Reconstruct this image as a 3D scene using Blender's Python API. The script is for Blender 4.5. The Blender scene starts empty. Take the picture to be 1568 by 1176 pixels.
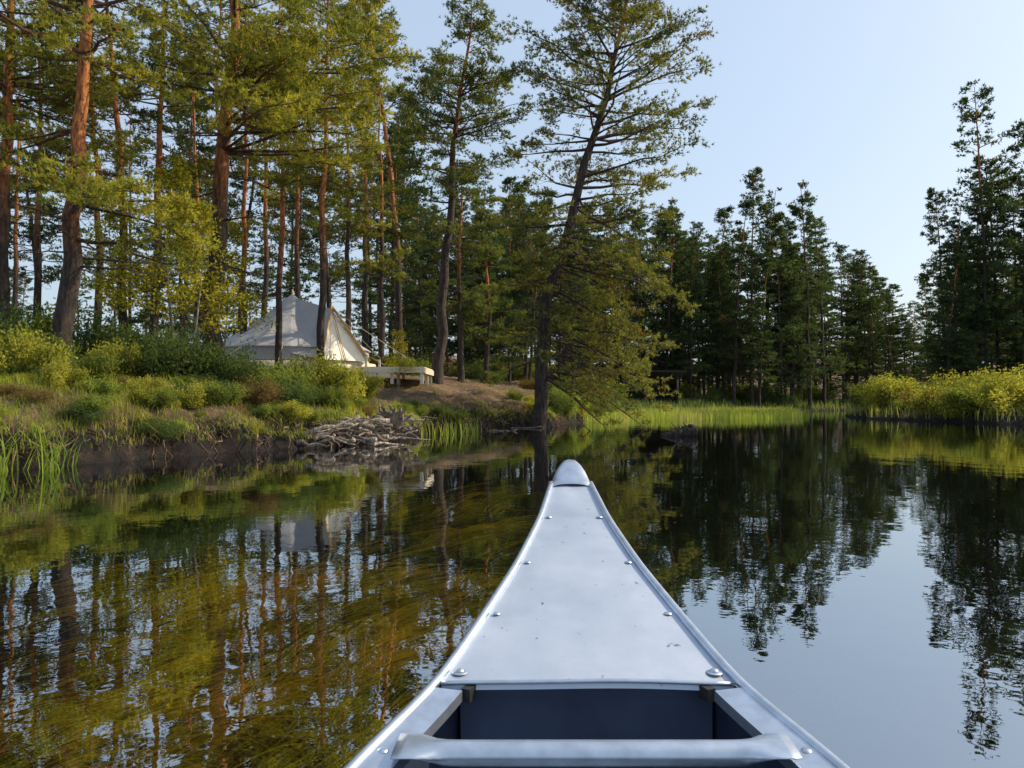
import bpy, math, random
import numpy as np
from mathutils import Vector
rng=np.random.default_rng(7)
random.seed(7)
F=1162.0; HC=0.95; HY=610.0
def wx(px,d): return (px-784)/F*d
def wz(py,d): return HC+(HY-py)/F*d
sc=bpy.context.scene

# ---------------------------------------------------------------- builder
class MB:
    def __init__(s): s.V=[];s.T=[];s.M=[];s.C=[];s.S=[];s.n=0
    def add(s,V,T,mat=0,col=(1,1,1),smooth=False):
        V=np.asarray(V,float).reshape(-1,3);T=np.asarray(T,int).reshape(-1,3)
        s.V.append(V);s.T.append(T+s.n);s.M.append(np.full(len(T),mat))
        c=np.asarray(col,float)
        if c.ndim==1:c=np.tile(c,(len(V),1))
        s.C.append(c);s.S.append(np.full(len(T),smooth));s.n+=len(V)
    def tube(s,P,R,k=6,mat=0,col=(1,1,1),caps=True,flat=None):
        P=np.asarray(P,float);n=len(P);R=np.broadcast_to(np.asarray(R,float),(n,))
        Tn=np.gradient(P,axis=0);Tn/=np.linalg.norm(Tn,axis=1,keepdims=True)+1e-9
        ref=np.array([0,0,1.]) if abs(Tn[:,2]).mean()<.8 else np.array([1.,0,0])
        A=np.cross(Tn,ref);A/=np.linalg.norm(A,axis=1,keepdims=True)+1e-9
        B=np.cross(Tn,A)
        a=np.arange(k)*2*math.pi/k
        ring=P[:,None]+R[:,None,None]*(np.cos(a)[None,:,None]*A[:,None]+np.sin(a)[None,:,None]*B[:,None]*(1 if flat is None else flat))
        V=ring.reshape(-1,3)
        i=np.arange(n-1)[:,None]*k;j=np.arange(k)[None];j2=(j+1)%k
        a0=i+j;a1=i+j2;b0=a0+k;b1=a1+k
        T=np.concatenate([np.stack([a0,b1,a1],-1).reshape(-1,3),np.stack([a0,b0,b1],-1).reshape(-1,3)])
        c=np.asarray(col,float)
        if c.ndim==2:c=np.repeat(c,k,0)
        if caps:
            c0=np.array([[0,q,q+1] for q in range(1,k-1)]);T=np.concatenate([T,c0,c0[:,::-1]+(n-1)*k])
        s.add(V,T,mat,c,True)
    def blades(s,P,D,L,W,mat=0,col=(1,1,1),up=None):
        n=len(P)
        if n==0:return
        Q=rng.normal(size=(n,3)) if up is None else up
        X=np.cross(D,Q);X/=np.linalg.norm(X,axis=1,keepdims=True)+1e-9
        L=np.broadcast_to(L,(n,))[:,None];W=np.broadcast_to(W,(n,))[:,None]
        V=np.stack([P-X*W/2,P+X*W/2,P+D*L],1).reshape(-1,3)
        c=np.asarray(col,float)
        if c.ndim==2:c=np.repeat(c,3,0)
        s.add(V,np.arange(3*n),mat,c)
    def box(s,c,sz,mat=0,col=(1,1,1),rot=0):
        c=np.array(c,float);h=np.array(sz)/2
        v=np.array([[x,y,z] for x in(-1,1) for y in(-1,1) for z in(-1,1)])*h
        cr,sr=math.cos(rot),math.sin(rot)
        v=np.stack([v[:,0]*cr-v[:,1]*sr,v[:,0]*sr+v[:,1]*cr,v[:,2]],1)+c
        q=[(0,1,3,2),(4,6,7,5),(0,4,5,1),(2,3,7,6),(0,2,6,4),(1,5,7,3)]
        T=[]
        for a in q:T+= [(a[0],a[1],a[2]),(a[0],a[2],a[3])]
        s.add(v,T,mat,col)
    def loft(s,rings,mat=0,col=(1,1,1),closed=True,smooth=True,caps=False):
        R=np.asarray(rings,float);n,k,_=R.shape
        kk=k if closed else k-1
        T=[]
        for i in range(n-1):
            for j in range(kk):
                a=i*k+j;b=i*k+(j+1)%k
                T+=[(a,b,b+k),(a,b+k,a+k)]
        if caps:
            for q in range(1,k-1):T+=[(0,q+1,q),((n-1)*k,(n-1)*k+q,(n-1)*k+q+1)]
        s.add(R.reshape(-1,3),T,mat,col,smooth)
    def mesh(s,name,mats):
        V=np.concatenate(s.V);T=np.concatenate(s.T);M=np.concatenate(s.M);C=np.concatenate(s.C);S=np.concatenate(s.S)
        me=bpy.data.meshes.new(name)
        me.vertices.add(len(V));me.vertices.foreach_set("co",V.astype(np.float32).ravel())
        me.loops.add(len(T)*3);me.loops.foreach_set("vertex_index",T.astype(np.int32).ravel())
        me.polygons.add(len(T));me.polygons.foreach_set("loop_start",(np.arange(len(T))*3).astype(np.int32))
        me.polygons.foreach_set("material_index",M.astype(np.int32))
        me.polygons.foreach_set("use_smooth",S.astype(bool))
        for m in mats:me.materials.append(m)
        me.update(calc_edges=True)
        at=me.color_attributes.new("Col",'FLOAT_COLOR','POINT')
        at.data.foreach_set("color",np.concatenate([C,np.ones((len(C),1))],1).astype(np.float32).ravel())
        return me
    def obj(s,name,mats,parent=None,loc=(0,0,0)):
        return mkobj(name,s.mesh(name,mats),parent,loc)
def mkobj(name,me,parent=None,loc=(0,0,0),rz=0,sca=(1,1,1)):
    o=bpy.data.objects.new(name,me);o.location=loc;o.rotation_euler=(0,0,rz);o.scale=sca
    sc.collection.objects.link(o)
    if parent:o.parent=parent
    return o
def empty(name,loc=(0,0,0)):
    o=bpy.data.objects.new(name,None);o.location=loc;sc.collection.objects.link(o);o.empty_display_size=.2;return o

# ---------------------------------------------------------------- materials
def newmat(name):
    m=bpy.data.materials.new(name);m.use_nodes=True;nt=m.node_tree;nt.nodes.clear()
    out=nt.nodes.new('ShaderNodeOutputMaterial');return m,nt,out
def N(nt,t,**k):
    n=nt.nodes.new(t)
    for a,b in k.items():
        if a in n.inputs.keys():n.inputs[a].default_value=b
        else:setattr(n,a,b)
    return n
def mixc(nt,blend,fac,a,b):
    m=nt.nodes.new('ShaderNodeMix');m.data_type='RGBA';m.blend_type=blend
    for i,v in((0,fac),(6,a),(7,b)):
        if isinstance(v,bpy.types.NodeSocket):nt.links.new(v,m.inputs[i])
        else:m.inputs[i].default_value=v if i==0 else (*v,1)
    return m.outputs[2]
def noise(nt,scale,detail=4,rough=.55,coord='Object',vec=None,scl=None):
    tc=N(nt,'ShaderNodeTexCoord');n=N(nt,'ShaderNodeTexNoise',Scale=scale,Detail=detail,Roughness=rough)
    src=tc.outputs[coord]
    if scl:
        mp=N(nt,'ShaderNodeMapping');mp.inputs['Scale'].default_value=scl;nt.links.new(src,mp.inputs[0]);src=mp.outputs[0]
    nt.links.new(src,n.inputs['Vector']);return n.outputs['Fac']
def ramp(nt,f,stops):
    r=nt.nodes.new('ShaderNodeValToRGB');nt.links.new(f,r.inputs[0])
    while len(r.color_ramp.elements)<len(stops):r.color_ramp.elements.new(.5)
    for e,(p,c) in zip(r.color_ramp.elements,stops):e.position=p;e.color=(*c,1)
    return r.outputs[0]
def bump(nt,h,st,dist):
    b=N(nt,'ShaderNodeBump',Strength=st,Distance=dist);nt.links.new(h,b.inputs['Height']);return b.outputs[0]
def foliage(name,trans=.35,rnd=.35):
    m,nt,out=newmat(name);L=nt.links
    at=N(nt,'ShaderNodeAttribute',attribute_name="Col")
    oi=N(nt,'ShaderNodeObjectInfo')
    mr=N(nt,'ShaderNodeMapRange');mr.inputs[3].default_value=1-rnd;mr.inputs[4].default_value=1+rnd;L.new(oi.outputs['Random'],mr.inputs[0])
    cm=N(nt,'ShaderNodeCombineColor')
    for i in range(3):L.new(mr.outputs[0],cm.inputs[i])
    c=mixc(nt,'MULTIPLY',1.,at.outputs['Color'],cm.outputs[0])
    p=N(nt,'ShaderNodeBsdfDiffuse');L.new(c,p.inputs[0])
    t=N(nt,'ShaderNodeBsdfTranslucent')
    c2=mixc(nt,'MULTIPLY',1.,c,(1.95,1.8,.85));L.new(c2,t.inputs[0])
    mx=N(nt,'ShaderNodeMixShader');mx.inputs[0].default_value=trans
    L.new(p.outputs[0],mx.inputs[1]);L.new(t.outputs[0],mx.inputs[2]);L.new(mx.outputs[0],out.inputs[0]);return m
def bark(name):
    m,nt,out=newmat(name);L=nt.links
    at=N(nt,'ShaderNodeAttribute',attribute_name="Col")
    f=noise(nt,13,6,.8,scl=(1,1,.25));c0=ramp(nt,f,[(.36,(.16,.15,.15)),(.5,(.8,.75,.7)),(.62,(1.7,1.55,1.4))])
    c=mixc(nt,'MULTIPLY',1.,at.outputs['Color'],c0)
    p=N(nt,'ShaderNodeBsdfPrincipled',Roughness=.9);L.new(c,p.inputs['Base Color'])
    L.new(bump(nt,f,1.,.08),p.inputs['Normal']);L.new(p.outputs[0],out.inputs[0]);return m
M_NEEDLE=foliage("pine_needles",.38,.2);M_LEAF=foliage("shrub_leaves",.42,.2);M_GRASS=foliage("grass_blades",.42,.0);M_BARK=bark("pine_bark")
def simple(name,col,rough=.6,metal=0,nscale=None,var=.25,bmp=None,scl=None,attr=False,spec=.5):
    m,nt,out=newmat(name);L=nt.links
    p=N(nt,'ShaderNodeBsdfPrincipled',Roughness=rough,Metallic=metal);p.inputs['Base Color'].default_value=(*col,1)
    p.inputs['Specular IOR Level'].default_value=spec
    if nscale:
        f=noise(nt,nscale,5,.6,scl=scl);a=tuple(x*(1-var) for x in col);b=tuple(min(1,x*(1+var)) for x in col)
        c=ramp(nt,f,[(.3,a),(.7,b)]);L.new(c,p.inputs['Base Color'])
        if bmp:L.new(bump(nt,f,bmp[0],bmp[1]),p.inputs['Normal'])
    L.new(p.outputs[0],out.inputs[0]);return m

# ---------------------------------------------------------------- terrain
PA=np.array([(-60,-60),(-25,-12),(-13,3),(-8.2,8.6),(-6.1,10.4),(-5.5,12.6),(-4.4,13.7),(-3.5,15.2),(-3.2,18),(-2.5,20.5),(-.6,23.2),(1.2,25),(2.8,30),(4.6,37),(8,45),(13,50),(20,56),(30,62),(50,66),(120,62),(900,62),(900,1500),(-900,1500),(-900,-60)],float)
PB=np.array([(17.2,39),(16.6,35),(18.3,28),(24,21),(35,12),(60,0),(120,-30),(900,-60),(900,42),(120,45),(60,51),(27,46.5),(19,42.5)],float)
def sdf(x,y,P):
    d=np.full(x.shape,1e9);ins=np.zeros(x.shape,bool);n=len(P)
    for i in range(n):
        a=P[i];b=P[(i+1)%n];e=b-a
        px=x-a[0];py=y-a[1];t=np.clip((px*e[0]+py*e[1])/(e@e),0,1)
        d=np.minimum(d,np.hypot(px-t*e[0],py-t*e[1]))
        if a[1]!=b[1]:
            c=((a[1]>y)!=(b[1]>y))&(x<(b[0]-a[0])*(y-a[1])/(b[1]-a[1])+a[0]);ins^=c
    return np.where(ins,d,-d)
def sn(x,y,f,ph=0):
    return (np.sin(x*f+1.3*np.sin(y*f*.7+ph)+ph)+np.sin(y*f*1.13+1.7*np.sin(x*f*.6+ph*2)+2*ph)+.5*np.sin((x+y)*f*2.1+ph))/2.5
def shore(x,y):
    n=.34*sn(x,y,1.7,1)+.2*sn(x,y,5,2)+.08*sn(x,y,11,4)
    return sdf(x,y,PA)+n,sdf(x,y,PB)+n
def gz(x,y):
    x=np.asarray(x,float);y=np.asarray(y,float)
    a,b=shore(x,y)
    X=[-8,-1.5,-.05,.06,.35,.9,2.5,7,14,60];Z=[-1.2,-.55,-.1,.12,.46,.74,1.2,1.9,2.2,2.6]
    ha=np.interp(a,X,Z);hb=np.interp(b,X,Z)
    t=np.clip((x-1.5)/4.5,0,1);f=1-.6*t*t*(3-2*t)
    ha=np.where(ha>0,ha*f,ha);hb=np.where(hb>0,hb*.42,hb)
    h=np.maximum(ha,hb)
    q=np.clip((y-75)/80,0,1);h=h+np.where(h>.3,7*q*q*(3-2*q),0)
    return h+np.where(h>.2,.07*sn(x,y,.9,3)+.05*sn(x,y,3.1,5)+.04*sn(x,y,7,1),0)
def g1(x,y): return float(gz(np.array([x]),np.array([y]))[0])
def axis(lo,hi,st,far0,far1):
    a=list(np.arange(lo,hi,st));s=st
    b=[];v=hi
    while v<far1:b.append(v);s*=1.22;v+=s
    b.append(far1);s=st;v=lo;c=[]
    while v>far0:s*=1.22;v-=s;c.append(max(v,far0))
    return np.array(c[::-1]+a+b)
ax=axis(-14,24,.15,-850,850);ay=axis(7,46,.17,-300,1400)
XX,YY=np.meshgrid(ax,ay,indexing='ij');ZZ=gz(XX,YY)
V=np.stack([XX,YY,ZZ],-1).reshape(-1,3);ny=len(ay)
i=np.arange(len(ax)-1)[:,None]*ny;j=np.arange(ny-1)[None];a0=i+j
T=np.concatenate([np.stack([a0,a0+ny,a0+ny+1],-1).reshape(-1,3),np.stack([a0,a0+ny+1,a0+1],-1).reshape(-1,3)])
m,nt,out=newmat("forest_floor");L=nt.links
f1=noise(nt,.6,5,.6);f2=noise(nt,5,8,.7);f3=noise(nt,40,4,.7)
c1=ramp(nt,f1,[(.36,(.26,.15,.10)),(.48,(.17,.13,.06)),(.58,(.38,.24,.16))])
c2=ramp(nt,f2,[(.3,(.4,.37,.35)),(.7,(1.7,1.6,1.4))]);c=mixc(nt,'MULTIPLY',.9,c1,c2)
geo=N(nt,'ShaderNodeNewGeometry');sx=N(nt,'ShaderNodeSeparateXYZ');L.new(geo.outputs['Position'],sx.inputs[0])
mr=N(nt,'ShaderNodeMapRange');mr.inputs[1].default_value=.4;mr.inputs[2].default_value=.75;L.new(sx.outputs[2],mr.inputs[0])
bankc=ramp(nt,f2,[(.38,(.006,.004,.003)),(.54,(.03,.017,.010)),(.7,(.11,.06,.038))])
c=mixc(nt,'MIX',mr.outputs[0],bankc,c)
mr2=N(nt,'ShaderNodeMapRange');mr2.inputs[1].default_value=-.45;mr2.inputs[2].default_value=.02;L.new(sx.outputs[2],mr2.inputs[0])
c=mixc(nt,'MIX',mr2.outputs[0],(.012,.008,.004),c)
p=N(nt,'ShaderNodeBsdfPrincipled',Roughness=.95);L.new(c,p.inputs['Base Color'])
add=N(nt,'ShaderNodeMath',operation='ADD');L.new(f2,add.inputs[0]);L.new(f3,add.inputs[1])
L.new(bump(nt,add.outputs[0],1.,.2),p.inputs['Normal']);L.new(p.outputs[0],out.inputs[0]);M_GROUND=m
b=MB();b.add(V,T,0,(1,1,1),True);b.obj("ground",[M_GROUND])

# water
m,nt,out=newmat("river_water");L=nt.links
n1=noise(nt,1.3,3,.5,scl=(1,.8,1));n2=noise(nt,9,2,.5)
ad=N(nt,'ShaderNodeMath',operation='MULTIPLY_ADD');L.new(n2,ad.inputs[0]);ad.inputs[1].default_value=.13;L.new(n1,ad.inputs[2])
bp=bump(nt,ad.outputs[0],.14,.03)
fr=N(nt,'ShaderNodeFresnel',IOR=1.34);L.new(bp,fr.inputs['Normal'])
ma=N(nt,'ShaderNodeMath',operation='MULTIPLY_ADD',use_clamp=True);L.new(fr.outputs[0],ma.inputs[0]);ma.inputs[1].default_value=.55;ma.inputs[2].default_value=.42
gl=N(nt,'ShaderNodeBsdfGlossy',Roughness=.0);gl.inputs[0].default_value=(.90,.95,1,1);L.new(bp,gl.inputs['Normal'])
tr=N(nt,'ShaderNodeBsdfTransparent');tr.inputs[0].default_value=(.96,.90,.72,1)
mx=N(nt,'ShaderNodeMixShader');L.new(ma.outputs[0],mx.inputs[0]);L.new(tr.outputs[0],mx.inputs[1]);L.new(gl.outputs[0],mx.inputs[2])
L.new(mx.outputs[0],out.inputs[0]);M_WATER=m
b=MB();b.add([(-840,-290,0),(840,-290,0),(840,140,0),(-840,140,0)],[(0,1,2),(0,2,3)]);b.obj("river_water",[M_WATER])

# ---------------------------------------------------------------- pines
CB_LOW=np.array([.06,.044,.037]);CB_UP=np.array([.46,.17,.05])
def interp_path(P,t):
    P=np.asarray(P);u=np.linspace(0,1,len(P));return np.stack([np.interp(t,u,P[:,k]) for k in range(3)],-1)
def pine(P,r0,cs,R,nb=60,prof='scots',nlen=.125,nw=.024,nper=9,dens=1.,cA=(.045,.08,.035),cB=(.17,.195,.055),bare=10,extra=(),seed=0,brown=.03,orange=.45,spread=.65,clump=.45):
    global rng
    keep=rng;rng=np.random.default_rng(seed)
    b=MB();P=np.asarray(P,float)
    ts=np.linspace(0,1,15);C=interp_path(P,ts)
    C[1:-1,:2]+=rng.normal(size=(13,2))*r0*.25
    rad=r0*(1-ts*.93)**.85;rad[0]*=1.35
    k=np.clip((ts-orange)/.2,0,1)[:,None];col=CB_LOW*(1-k)+CB_UP*k
    b.tube(C,rad,9,0,col,False)
    cA=np.array(cA);cB=np.array(cB)
    BR=[]
    hs=[]
    while len(hs)<nb:
        c=rng.uniform(0,1)
        for _ in range(rng.integers(2,5)):hs.append(np.clip(c+rng.normal()*.02,0,.995))
    hs+=[.9,.93,.96,.98,.995]
    for t in hs:
        tt=cs+(1-cs)*t
        if prof=='scots':L=R*(.5+.5*math.sin(math.pi*min(1,t*.75+.15)))*(1-t**3*.75)
        elif prof=='conic':L=R*((1-t)**.75*.9+.12)
        else:L=R*(.75+.25*math.sin(t*9))*(1-t**4*.7)
        L*=rng.uniform(.5,1.15)
        e=math.radians(-12+t*50+rng.normal()*9)
        BR.append((tt,rng.uniform(0,2*math.pi),L,e,rng.uniform(-.1,.18),1.))
    for x in extra:BR.append(x)
    for _ in range(bare):
        BR.append((rng.uniform(cs*.45,cs+.15*(1-cs)),rng.uniform(0,2*math.pi),R*rng.uniform(.25,.6),math.radians(rng.uniform(-25,10)),-.1,0.))
    TP=[];TD=[];TC=[]
    for (tt,az,L,e,cv,leaf) in BR:
        s=interp_path(C,tt);u=np.linspace(0,1,6)[:,None]
        h=np.array([math.cos(az),math.sin(az),0]);sd=np.array([-h[1],h[0],0])
        wob=rng.normal(size=(6,3))*.05*L*u
        B=s+L*(u*math.cos(e)*h+np.array([0,0,1])*(math.sin(e)*u+cv*u*u))+wob*.6+sd*u*u*rng.normal()*.15*L
        rb=min(.05,max(.012,.015*L))*(1.1-u[:,0])
        kk=1 if tt>orange+.1 else .2
        bc=CB_LOW*(1-kk*.4)+CB_UP*kk*.2
        b.tube(B,rb,4,0,bc,False)
        ntw=int(L*5.2*(dens if leaf>0 else .9))+3
        uu=rng.uniform(.22,1,ntw) if leaf>0 else rng.uniform(.3,1,ntw)
        if leaf>0: uu[:2]=1
        S=interp_path(B,uu);sg=rng.choice([-1,1],ntw);an=az+sg*np.radians(rng.uniform(15,75,ntw))
        D=np.stack([np.cos(an),np.sin(an),rng.normal(size=ntw)*.2+.14],1);D/=np.linalg.norm(D,axis=1,keepdims=True)
        tl=(L*.36*(1.15-uu)+.2)*rng.uniform(.6,1.3,ntw)
        b.blades(S,D,tl,.016 if nw<.04 else .025,0,bc*.9)
        if leaf<=0:continue
        nt_=max(4,int(9*dens))
        v=rng.uniform(clump,1.08,(ntw,nt_));Pp=(S[:,None]+D[:,None]*(tl[:,None]*v)[...,None]).reshape(-1,3)
        Pp+=rng.normal(size=Pp.shape)*[.085,.085,.04]
        Dd=np.repeat(D,nt_,0)
        shade=rng.uniform(0,1)*.6
        mixv=np.clip(shade+np.repeat(rng.uniform(-.15,.35,ntw),nt_)+rng.uniform(-.1,.2,len(Pp)),0,1)[:,None]
        cc=cA*(1-mixv)+cB*mixv
        if rng.uniform()<brown:cc=cc*.5+np.array([.09,.06,.02])
        isb=rng.uniform(size=len(Pp))<brown;cc[isb]=(.18,.11,.035)
        TP.append(Pp);TD.append(Dd);TC.append(cc)
    TP=np.concatenate(TP);TD=np.concatenate(TD);TC=np.concatenate(TC)
    PP=np.repeat(TP,nper,0);DD=np.repeat(TD,nper,0)+rng.normal(size=(len(PP),3))*spread+np.array([0,0,.3]);DD/=np.linalg.norm(DD,axis=1,keepdims=True)
    CC=np.repeat(TC,nper,0)*rng.uniform(.75,1.25,(len(PP),1))
    b.blades(PP,DD,nlen*rng.uniform(.6,1.2,len(PP)),nw,1,CC)
    rng=keep
    return b
def hero(d,pts,r0px,cs,R,**k):
    x0,z0=wx(pts[0][0],d),wz(pts[0][1],d)
    g=g1(x0,d)
    P=[(wx(a,d)-x0,0,wz(c,d)-g) for a,c in pts]
    P[0]=(0,0,-.25)
    z=[p[2] for p in P];q=np.linspace(z[0],z[-1],12)
    P=[(np.interp(v,z,[p[0] for p in P]),.02*math.sin(v),v) for v in q]
    return pine(P,r0px/F*d/2,cs,R,**k).obj("pine_tree",[M_BARK,M_NEEDLE],loc=(x0,d,g))
YG=dict(cA=(.08,.11,.03),cB=(.38,.35,.055))
Y2=dict(cA=(.06,.09,.03),cB=(.30,.29,.055))
# leaning pine
ex=[]
for q in range(34):
    ex.append((rng.uniform(.13,.42),math.radians(rng.uniform(-60,35)),rng.uniform(2.,4.2),math.radians(rng.uniform(-34,0)),-.15,1.))
for q in range(16):
    ex.append((rng.uniform(.16,.45),math.radians(rng.uniform(90,290)),rng.uniform(1.,2.3),math.radians(rng.uniform(-25,0)),-.1,1.))
hero(24.5,[(818,590),(836,480),(862,385),(900,240),(932,130),(962,-10),(975,-70)],23,.38,3.7,nb=112,extra=ex,seed=3,bare=34,brown=.05,dens=1.,cA=(.05,.08,.035),cB=(.25,.245,.065),orange=.75)
hero(27,[(668,565),(682,420),(700,180),(716,60),(722,5)],18,.38,2.4,nb=100,prof='scots',seed=4,bare=26,dens=1.,cA=(.05,.08,.035),cB=(.2,.22,.06),orange=.6)
# left big pines
ex=[(rng.uniform(.24,.33),math.radians(rng.uniform(-60,10)),rng.uniform(1.8,3.2),math.radians(rng.uniform(-20,8)),-.05,1.) for _ in range(7)]
hero(15.5,[(93,580),(108,350),(122,150),(132,0),(138,-300)],32,.44,3.2,nb=42,seed=5,extra=ex,bare=26,orange=.22,dens=1.0,**YG)
ex=[(rng.uniform(.42,.6),math.radians(rng.uniform(-70,0)),rng.uniform(3.,5.4),math.radians(rng.uniform(-8,12)),-.02,1.) for _ in range(20)]
hero(20,[(316,545),(328,350),(345,180),(352,60),(360,-220)],32,.46,3.6,nb=52,seed=6,extra=ex,bare=28,orange=.3,dens=1.,**YG)
hero(24,[(428,545),(430,300),(428,100),(425,-60)],11,.42,1.9,nb=36,seed=8,bare=24,orange=.2,**YG)
hero(23,[(491,535),(494,300),(499,100),(503,-90)],13,.44,2.2,nb=38,seed=9,bare=24,orange=.25,**Y2)
hero(22,[(235,545),(240,300),(246,80),(250,-100)],15,.48,1.9,nb=28,seed=10,bare=24,orange=.25,**Y2)
hero(17,[(-5,560),(2,300),(6,100),(10,-250)],24,.36,2.5,nb=40,seed=11,bare=14,orange=.25,**Y2)
hero(26,[(370,545),(374,300),(372,60)],11,.42,1.8,nb=34,seed=12,bare=18,orange=.25,**YG)
hero(33,[(705,560),(702,400),(706,255)],10,.35,1.9,nb=55,seed=13,bare=14)
hero(34,[(745,565),(748,450),(742,330)],9,.3,1.7,nb=50,seed=14,bare=14)
hero(31,[(585,560),(583,300),(578,110)],10,.34,1.9,nb=46,seed=15,bare=14,**Y2)
hero(30,[(530,545),(533,300),(527,40)],10,.40,1.9,nb=42,seed=16,bare=14,**Y2)

# variants
def straight(H,s):
    r=np.random.default_rng(s);z=np.linspace(-.3,H,10);bx=r.normal()*.012;by=r.normal()*.012
    return [(bx*v*v/H*3+.04*math.sin(v),by*v*v/H*3,v) for v in z]
mid=[];far=[]
for s in range(5):
    mid.append(pine(straight(16,s),.16,[.5,.45,.55,.52,.45][s],[2.1,1.8,2.2,2.,1.6][s],nb=40,prof=['scots','conic','scots','scots','conic'][s],nlen=.16,nw=.034,nper=6,bare=22,seed=20+s,orange=.3,cA=(.06,.09,.035),cB=(.25,.25,.06)).mesh("pine_mid",[M_BARK,M_NEEDLE]))
for s in range(7):
    far.append(pine(straight(15,s+9),.13,[.25,.15,.32,.12,.3,.4,.2][s],[2.2,2.,2.4,2.2,1.6,2.4,1.8][s],nb=[80,95,80,100,90,70,90][s],prof=['scots','conic','scots','conic','conic','scots','conic'][s],nlen=.17,nw=.055,nper=5,dens=.75,bare=12,seed=40+s,orange=.6,spread=.75,brown=.01,cA=(.035,.065,.038),cB=(.10,.135,.055),clump=.3).mesh("pine_far",[M_BARK,M_NEEDLE]))
def plant(name,me,px,d,top,baseH,parent=None):
    x=wx(px,d);z=g1(x,d)
    if z<.1:return
    h=wz(top,d)-z;s=h/baseH;w=min(1.25,max(.7,s*rng.uniform(.85,1.15)))
    return mkobj(name,me,parent,(x,d,z),rng.uniform(0,6.28),(w,w,s))
for px,d,top,k in [(1150,56,258,3),(1174,60,290,1),(1240,58,274,1),(1226,62,335,6),(1124,55,310,6),(1196,57,350,5),(1262,61,330,3),(1292,66,372,0),(1328,68,385,2),(1512,44,128,0),(1475,47,205,2),(1545,48,160,5),(1448,46,290,3),(1420,50,345,6),(1568,43,180,0),(1495,52,230,2),(1530,45,240,3),(1460,44,320,1),(1500,46,300,1),(1436,52,370,2),(1560,50,280,2)]:
    plant("pine_tree",far[k],px,d,top,15)
for px,d,k in [(55,21,0),(150,26,1),(190,20,3),(20,28,4),(330,34,2),(455,36,1),(300,38,4),(405,33,0),(615,36,3),(560,38,2)]:
    plant("pine_tree",mid[k],px,d,rng.uniform(-120,100),16)
FE=empty("distant_pine_forest")
sky_x=[0,560,600,640,700,760,800,850,900,1000,1060,1090,1150,1200,1240,1290,1340,1390,1415,1430,1470,1510,1600]
sky_y=[60,60,110,270,290,270,285,330,310,290,290,290,300,350,340,385,400,445,430,390,330,290,240]
for q in range(370):
    px=rng.uniform(-60,1640);d=rng.uniform(38,95)
    if px<620 and rng.uniform()<.74:continue
    if 340<px<660 and d<36:continue
    if px>1400:d=rng.uniform(66,110) if rng.uniform()<.6 else rng.uniform(42,50)
    if 900<px<1400:d=rng.uniform(54,88)
    top=np.interp(px,sky_x,sky_y)+abs(rng.normal())*60
    if d>70:top=max(top,HY-15.5/d*F)
    z=g1(wx(px,d),d);h=wz(top,d)-z
    if h<5:continue
    plant("forest_pine",far[rng.integers(7)],px,d,top,15,FE)

# ---------------------------------------------------------------- shrubs
def shrub(seed,H,R,n,lw,ll,cA,cB,stems=14):
    global rng
    keep=rng;rng=np.random.default_rng(seed);b=MB();cA=np.array(cA);cB=np.array(cB)
    per=n//stems
    for s in range(stems):
        az=rng.uniform(0,6.28);rr=R*math.sqrt(rng.uniform());h=H*rng.uniform(.5,1)*(1-.4*rr/R)
        u=np.linspace(0,1,5)[:,None];P=np.array([math.cos(az),math.sin(az),0])*rr*(.25+.75*u)+np.array([0,0,1])*h*u
        P=P+rng.normal(size=P.shape)*.04*H
        b.tube(P,.012*H*(1.1-u[:,0]),4,0,(.08,.05,.035),False)
        t=rng.uniform(.15,1,per);Q=interp_path(P,t)+rng.normal(size=(per,3))*.13*R
        Q[:,2]=np.abs(Q[:,2])
        D=rng.normal(size=(per,3));D[:,2]=np.abs(D[:,2])+.4;D/=np.linalg.norm(D,axis=1,keepdims=True)
        mm=np.clip(rng.uniform()*.6+rng.uniform(-.1,.5,per),0,1)[:,None]
        b.blades(Q,D,ll*rng.uniform(.6,1.2,per),lw,1,(cA*(1-mm)+cB*mm))
        b.blades(Q,D*[1,1,.3],ll*rng.uniform(.6,1.2,per),lw,1,(cA*(1-mm)+cB*mm))
    rng=keep;return b.mesh("shrub",[M_BARK,M_LEAF])
SH=[shrub(60,1,.75,4200,.024,.07,(.04,.075,.035),(.14,.18,.06)),
    shrub(61,1,.8,3800,.037,.07,(.11,.14,.03),(.42,.40,.08)),
    shrub(62,1,.7,3600,.03,.09,(.06,.10,.03),(.28,.32,.07)),
    shrub(63,1,.8,3600,.022,.10,(.09,.07,.035),(.24,.17,.075))]
for px,d,h,k in [(20,13,1.0,1),(60,14.5,1.1,2),(125,14,.8,2),(185,15,.8,1),(235,15.5,1.1,0),(280,16,1.35,0),(325,16.3,1.2,0),(365,17,1.25,0),(410,16.5,1.0,2),(450,18,1.1,2),(480,18.5,1.3,1),(520,19,1.2,1),(545,20,.9,1),(440,15.8,.8,0),(395,15,.7,3),(345,14.4,.6,2),(300,14,.5,1),(500,16.6,.6,2),(560,18.4,.4,3),(840,27,1.0,0),(860,29,1.2,2),(790,26,.5,2),(890,31,.9,1),(-20,15,1.5,0),(150,17,1.5,0),(60,18,1.6,2),(215,18,1.3,2),(90,12.5,.55,1),(210,13.2,.5,1),(255,13.6,.5,2),(160,12.6,.5,2)]:
    x=wx(px,d);z=g1(x,d)
    if z>.15:mkobj("shrub",SH[k],None,(x,d,z-.05),rng.uniform(0,6),(h*.95,h*.95,h))
BV=empty("bank_heather")
cnt=0
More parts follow.
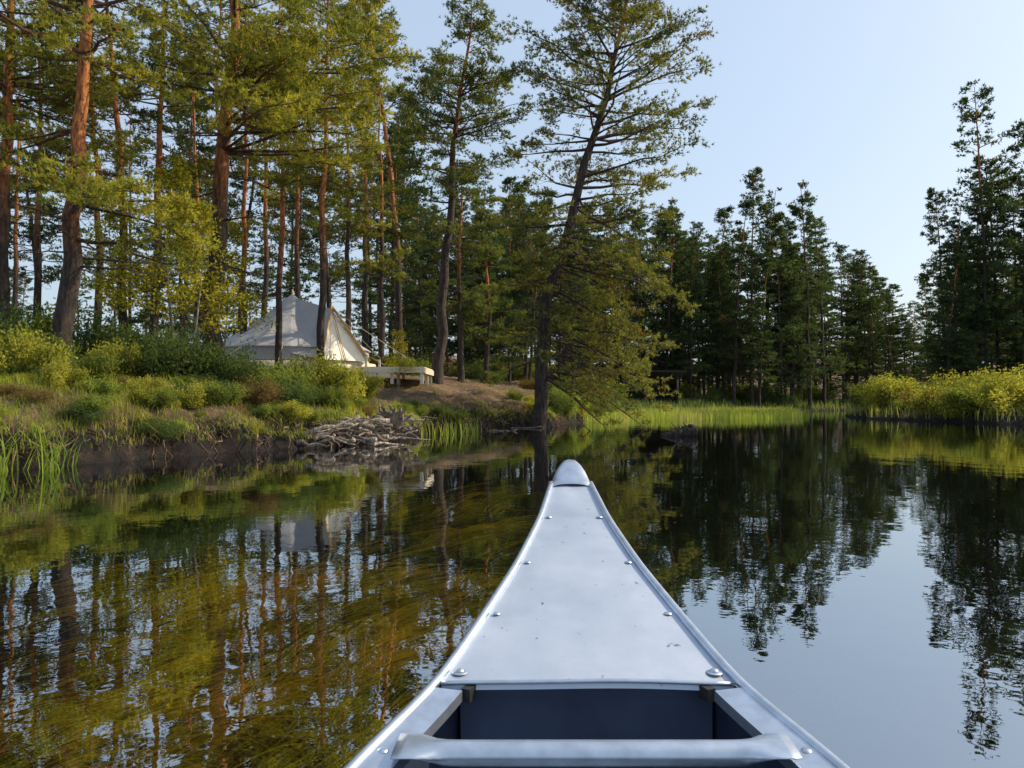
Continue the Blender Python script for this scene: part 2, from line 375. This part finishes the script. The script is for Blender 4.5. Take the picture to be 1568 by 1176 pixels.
while cnt<120:
    x=rng.uniform(-9,3);y=rng.uniform(9,29);a,_=shore(np.array([x]),np.array([y]));a=a[0]
    px_=784+x/y*F
    if not(.2<a<3.2) or (560<px_<840 and a>.9):continue
    cnt+=1;h=rng.uniform(.15,.45);mkobj("heather_clump",SH[rng.choice([0,2,3,2,0,1])],BV,(x,y,g1(x,y)-.05),rng.uniform(0,6),(h*1.5,h*1.5,h))
for q in range(44):
    px=rng.uniform(1338,1640);d=rng.uniform(29,42)
    x=wx(px,d);z=g1(x,d)
    if z<.15:continue
    h=rng.uniform(.8,1.9);mkobj("shrub",SH[rng.choice([1,2,1,1])],None,(x,d,z-.05),rng.uniform(0,6),(h*1.1,h*1.1,h))
UE=empty("forest_undergrowth")
for q in range(300):
    px=rng.uniform(-40,1600);d=rng.uniform(22,75);x=wx(px,d)
    if 340<px<860 and d<34:continue
    z=g1(x,d)
    if z<.25:continue
    h=rng.uniform(.5,1.6)*(1+.5*(d>45));
    if 925<px<1070 and d<52:continue
    mkobj("undergrowth_bush",SH[rng.choice([0,0,2,2,3])],UE,(x,d,z-.05),rng.uniform(0,6),(h*1.5,h*1.5,h))
# young birches with yellowing leaves
def birch(seed,H):
    global rng
    keep=rng;rng=np.random.default_rng(seed);b=MB()
    z=np.linspace(-.1,H,10);P=np.stack([.12*np.sin(z*.8),.1*np.cos(z),z],1);b.tube(P,.035*(1.05-z/H*.9),6,0,(.3,.27,.24),False)
    for _ in range(46):
        t=rng.uniform(.25,.98);s=interp_path(P,t);az=rng.uniform(0,6.28);L=(1-t)*1.4+.35;u=np.linspace(0,1,5)[:,None]
        B=s+L*u*np.array([math.cos(az),math.sin(az),.55])-np.array([0,0,.35])*L*u*u
        b.tube(B,.009*(1.1-u[:,0]),3,0,(.10,.07,.05),False)
        n=60;Q=interp_path(B,rng.uniform(.2,1,n))+rng.normal(size=(n,3))*.1;D=rng.normal(size=(n,3));D/=np.linalg.norm(D,axis=1,keepdims=True)
        mm=rng.uniform(0,1,(n,1));b.blades(Q,D,.08,.06,1,np.array([.13,.16,.02])*(1-mm)+np.array([.46,.38,.04])*mm)
    rng=keep;return b.mesh("birch",[M_BARK,M_LEAF])
BI=birch(77,4)
for px,d,h in [(300,17.5,1.0),(265,19,1.25),(340,21,1.0),(610,24,.45),(170,19,.9)]:
    x=wx(px,d);mkobj("young_birch_tree",BI,None,(x,d,g1(x,d)),rng.uniform(0,6),(h,h,h))

# ---------------------------------------------------------------- grass
def grass(name,x,y,hmin,hmax,w,cA,cB,cC=None,base=None,bend=.35,hang=0.):
    n=len(x);z=gz(x,y) if base is None else np.full(n,base)
    cl=.5+.5*sn(x,y,2.3,4);h=(hmin+(hmax-hmin)*rng.uniform(0,1,n)*(.35+.65*cl))
    P=np.stack([x,y,z-.03],1);az=rng.uniform(0,6.28,n);ln=rng.uniform(.05,bend,n)
    if hang:az=math.radians(-50)+rng.normal(size=n)*.7
    d=np.stack([np.cos(az)*ln,np.sin(az)*ln,np.ones(n)*(1-hang*.5)],1)
    sd=np.stack([-np.sin(az),np.cos(az),0*az],1)*(w*rng.uniform(.6,1.3,n))[:,None]/2
    m_=P+d*(h*.55)[:,None];t=P+d*h[:,None]+np.stack([np.cos(az)*ln,np.sin(az)*ln,-.25*ln-hang],1)*(h*.8)[:,None]
    V=np.stack([P-sd,P+sd,m_-sd*.75,m_+sd*.75,t],1).reshape(-1,3)
    q=np.arange(n)[:,None]*5
    T=np.concatenate([q+[0,1,3],q+[0,3,2],q+[2,3,4]])
    mm=np.clip(.5+.55*sn(x,y,.8,9)+rng.normal(size=n)*.22,0,1)[:,None]
    c=np.array(cA)*(1-mm)+np.array(cB)*mm
    if cC is not None:
        k=(np.clip(sn(x,y,1.3,2.2)*1.1-.1,0,1)[:,None]+(rng.uniform(size=(n,1))<.12)).clip(0,1);c=c*(1-k)+np.array(cC)*k
    b=MB();b.add(V,T,0,np.repeat(c*rng.uniform(.75,1.25,(n,1)),5,0));return b.obj(name,[M_GRASS])
n=300000
x=rng.uniform(-15,6,n);y=rng.uniform(8,34,n);a,_=shore(x,y)
prob=np.where(a<3,1,.3)*np.where(sn(x,y,1.1,8)>.35,.3,1)
bald=(a>1.0)&(x>-5.8)&(y>16)
k=(a>.15)&(a<9)&(rng.uniform(size=n)<prob)&(~bald|(rng.uniform(size=n)<.04))
x,y,a=x[k],y[k],a[k]
grass("bank_grass",x,y,.05,.30,.013,(.12,.18,.03),(.42,.48,.07),(.28,.21,.08))
n=110000;x=rng.uniform(-13,4,n);y=rng.uniform(7,31,n);a,_=shore(x,y);k=(a>.16)&(a<.6)&(sn(x,y,2.3,7)>-.25);x,y=x[k],y[k]
grass("bank_edge_grass",x,y,.12,.46,.012,(.19,.25,.04),(.44,.48,.08),(.34,.25,.11),bend=1.0,hang=.8)
n=60000;x=rng.uniform(2,40,n);y=rng.uniform(28,70,n);a,_=shore(x,y);k=(a>.0)&(a<5);x,y=x[k],y[k]
grass("far_bank_grass",x,y,.25,.8,.04,(.07,.12,.055),(.17,.22,.08))
def inpoly(x,y,P): return sdf(x,y,np.array(P,float))
n=60000;x=rng.uniform(2,19,n);y=rng.uniform(28,56,n)
k=(inpoly(x,y,[(3.4,30),(5,32.5),(9,34),(14.5,37.5),(16,42),(17.5,50),(14,51),(8,46),(4.6,38),(2.8,31)])+.9*sn(x,y,1.5,3)>0)&(sn(x,y,2.7,6)>-.45)
x,y=x[k],y[k];x=x[:17000];y=y[:17000]
grass("reed_bed",x,y,.25,.75,.022,(.15,.21,.04),(.32,.37,.08),(.27,.26,.12),base=-.05,bend=.15)
n=60000;x=rng.uniform(15,46,n);y=rng.uniform(10,50,n);_,a=shore(x,y);k=(a>.0)&(a<3.5);x,y=x[k],y[k]
grass("right_bank_grass",x,y,.35,.9,.03,(.17,.2,.06),(.38,.37,.11),(.2,.2,.1),base=.12,bend=.4)
cx=[wx(p,d) for p,d in [(10,10.6),(30,10.),(60,10.5),(80,9.9),(95,10.6),(5,9.5)]];cy=[10.6,10.,10.5,9.9,10.6,9.5]
q=rng.integers(0,6,110);x=np.array(cx)[q]+rng.normal(size=110)*.08;y=np.array(cy)[q]+rng.normal(size=110)*.12
grass("reeds",x,y,.3,.95,.022,(.10,.17,.03),(.3,.34,.06),base=-.05,bend=.5)
cl=[(672,20),(690,20.4),(710,20.8),(655,19.6),(730,22),(915,29),(935,31),(960,33),(1000,33)]
q=rng.integers(0,len(cl),260);x=np.array([wx(*c) for c in cl])[q]+rng.normal(size=260)*.22;y=np.array([c[1] for c in cl])[q]+rng.normal(size=260)*.3
grass("reeds",x,y,.3,.8,.018,(.10,.16,.03),(.25,.28,.06),base=-.05,bend=.3)
# river weed streaming below the surface: tresses, bundles of long strands sharing one flowing path
b=MB();CL=[]
for px,py,wd,ct in [(330,930,.34,80),(560,985,.24,60),(190,960,.3,42),(80,1050,.24,40),(450,1040,.2,30),(140,1140,.17,28),(300,1150,.15,10),(470,900,.38,50),(630,900,.3,24),(680,800,.45,40),(730,760,.4,26),(600,760,.6,30),(60,880,.4,12),(740,890,.2,14),(560,1100,.15,8)]:
    d=HC*F/(py-HY);x0=wx(px,d)
    for _ in range(ct):
        X0=x0+rng.normal()*wd*.75;Y0=d+rng.normal()*wd*1.3
        if X0>-.05:continue
        m_=int(rng.integers(9,24));tw=rng.uniform(.02,.06);dz=rng.uniform(0,1)
        o=np.ones(m_)
        CL.append(np.stack([X0+rng.normal(size=m_)*tw,Y0+rng.normal(size=m_)*tw*2.2,o*dz,o*rng.normal()*.13,o*rng.normal()*.6,o*rng.uniform(.3,.8),o*rng.uniform(0,1)],1))
CL=np.concatenate(CL);n=len(CL);L_=CL[:,5]*rng.uniform(.5,1,n);sc_=np.clip(CL[:,1]/3.2,.8,2.0)
W_=rng.uniform(.0018,.0040,n)*sc_
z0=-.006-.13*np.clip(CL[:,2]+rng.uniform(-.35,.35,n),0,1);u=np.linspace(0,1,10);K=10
ph=CL[:,0]*2.2+CL[:,1]*1.3;ang=math.radians(44)+.3*np.sin(ph)+CL[:,3]+rng.normal(size=n)*.09
cur=CL[:,4]+rng.normal(size=n)*.35+.5*np.sin(ph+1)
PX=np.zeros((n,K));PY=np.zeros((n,K));a=ang.copy();PX[:,0]=CL[:,0];PY[:,0]=CL[:,1]
NX=np.zeros((n,K));NY=np.zeros((n,K))
for i_ in range(K):
    if i_:PX[:,i_]=PX[:,i_-1]+np.cos(a)*L_/(K-1);PY[:,i_]=PY[:,i_-1]+np.sin(a)*L_/(K-1)
    NX[:,i_]=-np.sin(a);NY[:,i_]=np.cos(a);a=a+cur/(K-1)*1.4*np.cos(u[i_]*3+CL[:,6]*2)
ww=W_[:,None]*np.sin(np.pi*(.12+.86*u))[None];zz=z0[:,None]-.08*(np.abs(u-.65)**1.5)[None]
A=np.stack([PX-NX*ww,PY-NY*ww,zz],-1);B=np.stack([PX+NX*ww,PY+NY*ww,zz+.002],-1)
V=np.stack([A,B],2).reshape(-1,3);q=(np.arange(n)*2*K)[:,None,None]+(np.arange(K-1)*2)[None,:,None]
T=np.concatenate([(q+[0,1,3]).reshape(-1,3),(q+[0,3,2]).reshape(-1,3)])
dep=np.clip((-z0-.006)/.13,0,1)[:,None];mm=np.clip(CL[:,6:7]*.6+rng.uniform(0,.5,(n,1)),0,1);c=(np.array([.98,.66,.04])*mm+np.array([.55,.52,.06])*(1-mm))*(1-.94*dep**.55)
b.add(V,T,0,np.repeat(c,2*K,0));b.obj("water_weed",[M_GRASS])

# ---------------------------------------------------------------- driftwood, roots, log
M_DRIFT=bark("driftwood")
b=MB();c0=np.array([wx(600,16.9),16.9,.22])
for q in range(95):
    f_=rng.uniform();c1_=np.array([-4.0+.95*f_+.15*f_,14.7+2.7*f_,.16+.08*f_])
    s=c1_+np.array([rng.normal()*.28+.3,rng.normal()*.3,rng.uniform(-.15,.22+.15*f_)])
    az=rng.choice([0,math.pi])+rng.normal()*.6;el=rng.normal()*.3;L_2=rng.uniform(.35,1.15)
    D=np.array([math.cos(az)*math.cos(el),math.sin(az)*math.cos(el),math.sin(el)]);uu_=np.linspace(0,1,7)[:,None]
    P=s+D*L_2*(uu_-.3)+rng.normal(size=3)*.3*uu_*uu_*[1,1,.5]+rng.normal(size=(7,3))*.025
    g=rng.uniform(.3,1.5);b.tube(P,rng.uniform(.012,.055)*(1.1-uu_[:,0]),6,0,np.array([.38,.32,.27])*g)
for q in range(13):
    an=math.radians(12+q*13);s=c0+np.array([.1,-.2,.18]);uu_=np.linspace(0,1,7)[:,None]
    D=np.array([math.cos(an),rng.normal()*.3,math.sin(an)*.8]);P=s+D*rng.uniform(.4,.8)*uu_+rng.normal(size=(7,3))*.03
    b.tube(P,.08*(1.1-uu_[:,0]),7,0,(.28,.23,.19))
b.obj("driftwood_pile",[M_DRIFT])
b=MB()
n=16000;x=rng.uniform(-10,3,n);y=rng.uniform(8,30,n);a,_=shore(x,y);k=(a>.08)&(a<.42);x,y=x[k][:900],y[k][:900]
for xx,yy in zip(x,y):
    zt=rng.uniform(.2,.48);az=math.radians(rng.uniform(-110,10));uu_=np.linspace(0,1,6)[:,None];L_2=rng.uniform(.15,.55)
    P=np.array([xx,yy,zt])+np.array([math.cos(az),math.sin(az),0])*L_2*uu_*.8-np.array([0,0,1])*(zt+.08)*uu_**1.7+rng.normal(size=(6,3))*.05
    b.tube(P,rng.uniform(.004,.02)*(1.15-uu_[:,0]),4,0,np.array([.23,.135,.09])*rng.uniform(.2,1.5),False)
b.obj("bank_roots",[M_DRIFT])
def snag(name,d,px,W,H_):
    b=MB();x0=wx(px,d);u=np.linspace(0,1,12);rings=[]
    prof=np.interp(u,[0,.25,.5,.72,.9,1],[.12,.4,.55,.8,1.,.75])*H_
    for i_,uu in enumerate(u):
        rg=[]
        for q in range(9):
            a=q*2*math.pi/9;rg.append((x0-W/2+W*uu+.03*math.sin(q*5),d+.13*math.cos(a)*(1+.3*math.sin(i_*2+q)),-.08+(prof[i_]+.08)*(.5+.5*math.sin(a))+.025*math.sin(i_*3.1+q*2)))
        rings.append(rg)
    b.loft(rings,0,(.03,.022,.018),True,False,True)
    for q in range(6):
        s=np.array([x0+rng.uniform(-.1,.3),d,H_*.6]);D=np.array([rng.uniform(-.9,.4),rng.normal()*.3,rng.uniform(.3,.9)]);v=np.linspace(0,1,4)[:,None]
        b.tube(s+D*v*H_*rng.uniform(.4,.8),.02*(1.05-v[:,0]),5,0,(.05,.035,.03))
    return b.obj(name,[M_DRIFT])
snag("floating_log",19.2,1040,.85,.32)
b=MB();v=np.linspace(0,1,5)[:,None];s=np.array([wx(906,22),22,-.05]);b.tube(s+np.array([-.4,0,.38])*v,.02*(1.1-v[:,0]),5,0,(.06,.045,.035));b.tube(s+np.array([-.2,0,.2])+np.array([-.2,0,-.02])*v,.012,5,0,(.06,.045,.035));b.obj("fallen_branch",[M_DRIFT])
b=MB()
for px,py,L_2 in [(745,652,1.6),(800,656,1.2),(770,660,.9),(845,650,.8)]:
    d=HC*F/(py-HY);x0=wx(px,d);u=np.linspace(0,1,6)[:,None];b.tube(np.array([x0-L_2/2,d,.0])+np.array([L_2,rng.normal()*.3,.05])*u+rng.normal(size=(6,3))*.02,.045*(1.1-.6*u[:,0]),6,0,(.2,.16,.13))
b.obj("fallen_branch",[M_DRIFT])

# ---------------------------------------------------------------- tent
m,nt,out=newmat("tent_canvas");L=nt.links
f=noise(nt,2,4,.6);c=ramp(nt,f,[(.3,(.40,.39,.40)),(.7,(.48,.47,.48))])
d1=N(nt,'ShaderNodeBsdfDiffuse');t1=N(nt,'ShaderNodeBsdfTranslucent');L.new(c,d1.inputs[0]);t1.inputs[0].default_value=(.7,.66,.58,1)
L.new(bump(nt,noise(nt,1.6,3,.5,scl=(1,1,.4)),.5,.12),d1.inputs['Normal'])
mx=N(nt,'ShaderNodeMixShader');mx.inputs[0].default_value=.1;L.new(d1.outputs[0],mx.inputs[1]);L.new(t1.outputs[0],mx.inputs[2]);L.new(mx.outputs[0],out.inputs[0]);M_CAN=m
M_WOOD=simple("pine_boards",(.66,.56,.42),.7,0,3,.25,(.4,.01),(1,12,12));M_POLE=simple("tent_pole_wood",(.55,.30,.09),.5,0,6,.2)
M_ROPE=simple("rope",(.5,.42,.2),.8);M_DARKW=simple("dark_timber",(.03,.024,.02),.85,0,4,.4,(.5,.02),(1,1,8));M_OPEN=simple("tent_door_canvas",(.88,.82,.68),.8,0,3,.1)
td=27.5;tx=wx(447,td);tz=wz(556,td);TE=empty("bell_tent",(tx,td,tz))
b=MB();k=16;Rt=2.75;aa=np.arange(k)*2*math.pi/k+math.radians(15)
zt_=2.5
ring=lambda r,z:np.stack([np.cos(aa)*r,np.sin(aa)*r,np.full(k,z)],1)
rings=[ring(Rt,0),ring(Rt,.45),ring(Rt*1.03,.43),ring(Rt*1.02,.47)]
for u in (.25,.5,.75,.95,1.):rings.append(ring(Rt*1.02*(1-u)+.04,.47+(zt_-.47)*(u+.0-.12*math.sin(math.pi*u)*.6)))
b.loft(rings,0,(1,1,1),True,False,False);b.obj("canvas",[M_CAN],TE)
az=math.radians(-40);h=np.array([math.cos(az),math.sin(az),0]);s_=np.array([-h[1],h[0],0]);Z=np.array([0,0,1.])
ap=h*2.3+Z*1.8;bl=h*3.1-s_*1.0;br=h*3.1+s_*1.0;pk=Z*2.4;bl2=h*1.2-s_*2.35+Z*.5;br2=h*1.2+s_*2.35+Z*.5
b=MB();b.add([pk,ap,bl,bl2],[(0,1,2),(0,2,3)]);b.add([pk,ap,br,br2],[(0,2,1),(0,3,2)]);b.obj("porch_canvas",[M_CAN],TE)
b=MB();o=-h*.05;mid_=(bl+br)/2
b.add([ap+o,bl+o,mid_+o-s_*.02],[(0,1,2)]);b.add([ap+o,mid_+o+s_*.02,br+o],[(0,1,2)]);b.obj("entrance_flaps",[M_OPEN],TE)
b=MB();b.tube([ap+h*.04+Z*.08,bl+h*.04],.035,8);b.tube([ap+h*.04+Z*.08,br+h*.04],.045,8);b.tube([ap+h*.05,h*3.13],.015,6);b.tube([Z*2.3,Z*2.68],.03,8);b.obj("poles",[M_POLE],TE)
b=MB()
for e in (ap+h*2.6-Z*1.8,bl+h*1.3-s_*.6,br+h*1.6+s_*.5):b.tube([ap,e],.012,5)
for q in range(8):
    a=math.radians(140+q*28);b.tube([(math.cos(a)*Rt,math.sin(a)*Rt,.46),(math.cos(a)*Rt*1.45,math.sin(a)*Rt*1.45,-.15)],.01,4)
b.obj("guy_ropes",[M_ROPE],TE)
b=MB();b.tube([(0,0,-.7),(0,0,-.04)],[3.0,3.0],24);b.obj("platform",[M_WOOD],TE)
# deck: low boarded platform on short posts
dd=25.5;x0=wx(610,dd);zt2=wz(565,dd);DE=empty("wooden_deck",(x0,dd,zt2))
b=MB()
for q in range(14):b.box((0,-1.3+q*.2,0),(2.05,.185,.04))
b.obj("boards",[M_WOOD],DE)
b=MB()
b.box((0,-1.42,-.09),(2.1,.04,.17));b.box((1.045,.0,-.11),(.04,2.8,.17));b.box((-1.045,0,-.11),(.04,2.8,.17))
for xx in(-.95,0,.95):
    for yy in(-1.34,0,1.2):b.box((xx,yy,-.28),(.1,.1,.5))
b.box((-.85,-1.24,.2),(.07,.07,.36));b.box((-.85,1.2,.2),(.07,.07,.36))
b.obj("frame",[M_WOOD],DE)
b=MB();b.box((-.45,-1.64,-.16),(.9,.34,.04));b.box((-.45,-1.79,-.25),(.9,.04,.13));b.obj("step",[M_WOOD],DE)
# shelter
x0=wx(1000,50);z0=g1(x0,52);SE=empty("timber_lean_to",(x0,52,z0))
b=MB();b.box((0,1.2,.8),(3.6,.15,1.6));b.box((-1.8,0,.7),(.15,2.3,1.4));b.box((1.8,0,.7),(.15,2.3,1.4))
for q in range(6):b.tube([(-1.9,1.29,.12+q*.26),(1.9,1.29,.12+q*.26)],.13,8)
for q in(-1.75,1.75):b.tube([(q,-1.2,0),(q,-1.2,1.9)],.09,8)
b.obj("log_walls",[M_DARKW],SE)
b=MB();b.add([(-2.3,-1.7,2.15),(2.3,-1.7,2.15),(2.3,1.7,1.45),(-2.3,1.7,1.45),(-2.3,-1.7,2.25),(2.3,-1.7,2.25),(2.3,1.7,1.55),(-2.3,1.7,1.55)],[(0,2,1),(0,3,2),(4,5,6),(4,6,7),(0,1,5),(0,5,4),(1,2,6),(1,6,5),(3,0,4),(3,4,7)]);b.obj("roof",[M_DARKW],SE)

# ---------------------------------------------------------------- canoe
m,nt,out=newmat("brushed_aluminium");L=nt.links
f=noise(nt,5,7,.72);g=noise(nt,60,3,.6,scl=(1,.08,1));v=noise(nt,38,3,.6)
c=ramp(nt,f,[(.3,(.42,.47,.57)),(.7,(.54,.59,.68))])
sp=ramp(nt,v,[(.27,(.3,.28,.27)),(.305,(1,1,1))]);c=mixc(nt,'MULTIPLY',.85,c,sp)
p=N(nt,'ShaderNodeBsdfPrincipled',Metallic=.6,Roughness=.5);L.new(c,p.inputs['Base Color'])
rr=N(nt,'ShaderNodeMapRange');rr.inputs[3].default_value=.42;rr.inputs[4].default_value=.66;L.new(f,rr.inputs[0]);L.new(rr.outputs[0],p.inputs['Roughness'])
L.new(bump(nt,g,.08,.002),p.inputs['Normal']);L.new(p.outputs[0],out.inputs[0]);M_AL=m
M_AL2=simple("gunwale_aluminium",(.55,.60,.68),.36,.9,30,.15)
M_IN=simple("inner_hull_baked_shade",(.06,.08,.14),.45,.5,6,.3);M_RUB=simple("black_rubber",(.015,.015,.015),.6)  # M_IN: interior shade baked into the dark base colour of the aluminium
CE=empty("canoe")
ss=np.array([-2.9,-2.6,-2,-1.2,-.4,.3,.7,.944,1.16,1.36,1.576,1.833,2.11])
hw=np.array([.02,.14,.32,.42,.445,.405,.355,.306,.229,.178,.127,.082,.053])
gzv=np.array([.70,.62,.53,.47,.455,.465,.478,.49,.516,.558,.604,.659,.715])
sA=np.concatenate([np.linspace(-2.9,.9,40),np.linspace(.93,2.11,40)])
def sm(x,xp,fp):
    w=.06;return (np.interp(x-w,xp,fp)+np.interp(x+w,xp,fp)+2*np.interp(x,xp,fp))/4
def ctr(s):return .056+.051*s
def hwf(s):return sm(s,ss,hw)
def gzf(s):return sm(s,ss,gzv)
def Cp(s,l,z):return np.array([ctr(s)+l,s,z])
R_=[]
sH=np.concatenate([sA,[2.16,2.2,2.23]])
for s in sH:
    w=float(hwf(min(s,2.11)));z=float(gzf(min(s,2.11)))
    if s>2.11:w*=max(.05,(2.235-s)/.125);z+=.02
    kz=-.14+ (0.0 if -2.3<s<1.6 else .06*((abs(s+.35)-1.95)/.6)**2)
    ring_=[]
    for q in range(13):
        a=math.pi*q/12
        lx=math.cos(a);zz=math.sin(a)
        ring_.append(Cp(s,(w-.004)*np.sign(lx)*abs(lx)**.45*(1+.06*math.sin(a*1)**2*(w>.2)),z-.006-(z-kz)*zz**.8))
    R_.append(ring_)
b=MB();b.loft(R_,0,(1,1,1),False,True);b.obj("hull",[M_AL],CE)
R2=[[np.array(p_)*1 for p_ in r_] for r_,s in zip(R_,sH) if s<2.1]
for r_,s in zip(R2,[s for s in sH if s<2.1]):
    cx_=ctr(s)
    for p_ in r_:p_[0]=cx_+(p_[0]-cx_)*.975;p_[2]=p_[2]+.006 if p_[2]<.3 else p_[2]-.002
b=MB();b.loft(R2,0,(1,1,1),False,True);b.obj("inner_hull",[M_IN],CE)
for side,nm in((-1,"left"),(1,"right")):
    b=MB();P=[Cp(s,side*float(hwf(s)),float(gzf(s))+.002) for s in sA];b.tube(P,.0075,8)
    sF=np.array([s for s in sA if s<1.17])
    top=[Cp(s,side*(float(hwf(s))-.004),float(gzf(s))+.004) for s in sF];inn=[Cp(s,side*(float(hwf(s))-.048),float(gzf(s))-.001) for s in sF];lo=[Cp(s,side*(float(hwf(s))-.049),float(gzf(s))-.016) for s in sF]
    b.loft(np.stack([np.array(top),np.array(inn),np.array(lo)],1),0,(1,1,1),False,False)
    b.obj("gunwale_"+nm,[M_AL2],CE)
sD=np.linspace(1.165,2.12,36);rows=[]
for s in sD:
    w=float(hwf(s))-.006;z=float(gzf(s))
    rows.append([Cp(s,w*t,z-.001+.004*(1-t*t)*min(1,w/.15)+.0006*math.sin(t*5+s*11)) for t in np.linspace(-1,1,15)])
b=MB();b.loft(rows,0,(1,1,1),False,True)
low=[[p_-np.array([0,0,.0]) for p_ in rows[0]],[p_-np.array([0,.004,.012]) for p_ in rows[0]]]
b.loft(low,0,(1,1,1),False,False);b.obj("bow_deck",[M_AL],CE)
b=MB();b.tube(np.array(rows[0])+np.array([0,-.003,-.001]),.0035,8);b.obj("deck_rim",[M_AL2],CE)
b=MB()
def rivet(p,r,hh=.35):
    rings=[]
    for e in(0,30,60,85):
        e=math.radians(e);rings.append([p+np.array([math.cos(a)*r*math.cos(e),math.sin(a)*r*math.cos(e),r*hh*math.sin(e)]) for a in np.arange(12)*math.pi/6])
    b.loft(rings,0,(1,1,1),True,True)
for side in(-1,1):
    for s in(1.845,1.59,1.375):rivet(Cp(s,side*(float(hwf(s))-.02),float(gzf(s))+.001),.0075,.4)
    s=1.19;rivet(Cp(s,side*(float(hwf(s))-.024),float(gzf(s))+.0005),.013,.2);rivet(Cp(s,side*(float(hwf(s))-.024),float(gzf(s))+.003),.007,.5)
    for s in(.985,.7):rivet(Cp(s,side*(float(hwf(s))-.018),float(gzf(s))+.0015),.0075,.4)
b.obj("rivets",[M_AL2],CE)
b=MB()
for side in(-1,1):
    s=1.155;b.box(Cp(s,side*(float(hwf(s))-.052),float(gzf(s))-.012),(.014,.022,.02),0,(1,1,1),side*.4)
b.obj("rubber_corners",[M_RUB],CE)
rings=[]
for s,w,z in((2.085,.060,.716),(2.09,.064,.722),(2.10,.062,.727),(2.105,.056,.728),(2.13,.052,.741),(2.16,.045,.755),(2.19,.036,.766),(2.215,.026,.772),(2.235,.015,.770),(2.245,.004,.765)):
    rg=[]
    for q in range(15):
        a=math.pi*q/14;lx=math.cos(a);zz=math.sin(a)
        rg.append(Cp(s,w*np.sign(lx)*abs(lx)**.8,z-.032+.032*zz**.6-(0 if 0<q<14 else .05)))
    rings.append(rg)
b=MB();b.loft(rings,0,(1,1,1),False,True);b.obj("bow_cap",[M_AL2],CE)
s=1.22;w=float(hwf(s))-.012;z=float(gzf(s));b=MB()
b.loft([[Cp(s,w*t,z-.004) for t in np.linspace(-1,1,9)],[Cp(s-.06,w*t*.93,z-.42) for t in np.linspace(-1,1,9)]],0,(1,1,1),False,False);b.obj("bulkhead",[M_IN],CE)
s0=.985;w0=float(hwf(s0))-.035;z0=float(gzf(s0));rings=[]
for t in np.linspace(-1,1,41):
    e=abs(t);fl=np.clip((e-.72)/.2,0,1);fl=fl*fl*(3-2*fl)
    ry=.019+.018*fl;rz=.013*(1-fl)+.003;zc=z0+.004+.004*fl-.006*(1-fl)
    rings.append([Cp(s0+ry*math.cos(a),w0*t,zc+rz*math.sin(a)) for a in np.arange(14)*math.pi/7])
b=MB();b.loft(rings,0,(1,1,1),True,True,True);b.obj("carrying_handle",[M_AL2],CE)

# ---------------------------------------------------------------- light, sky, camera
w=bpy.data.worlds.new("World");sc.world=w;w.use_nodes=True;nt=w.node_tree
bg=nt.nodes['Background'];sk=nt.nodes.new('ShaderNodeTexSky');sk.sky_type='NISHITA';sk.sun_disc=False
EL=math.radians(37);AZ=math.radians(72)
sk.sun_elevation=EL;sk.sun_rotation=AZ;sk.air_density=1.2;sk.dust_density=2.5;sk.ozone_density=1.4
sky_lift=mixc(nt,'MIX',.5,(0,0,0),(4.9,6.0,7.4));mxn=sky_lift.node;nt.links.new(sk.outputs[0],mxn.inputs[6])  # brightness added to the sky colour: pale blue lifts sky and ambient light
nt.links.new(sky_lift,bg.inputs[0]);bg.inputs[1].default_value=.15
ld=bpy.data.lights.new("sun",'SUN');ld.energy=5;ld.angle=math.radians(.5);ld.color=(1,.87,.66)
lo=bpy.data.objects.new("sun",ld);sc.collection.objects.link(lo)
v=Vector((math.sin(AZ)*math.cos(EL),math.cos(AZ)*math.cos(EL),math.sin(EL)));lo.rotation_euler=v.to_track_quat('Z','Y').to_euler()
cd=bpy.data.cameras.new("camera");co=bpy.data.objects.new("camera",cd);sc.collection.objects.link(co)
cd.sensor_width=36;cd.lens=F/1568*36;cd.clip_start=.02;cd.clip_end=3000
co.location=(0,0,HC);co.rotation_euler=(math.radians(90)+math.atan(22/F),0,0)
sc.camera=co
sc.view_settings.view_transform='Standard';sc.view_settings.look='None';sc.view_settings.exposure=0
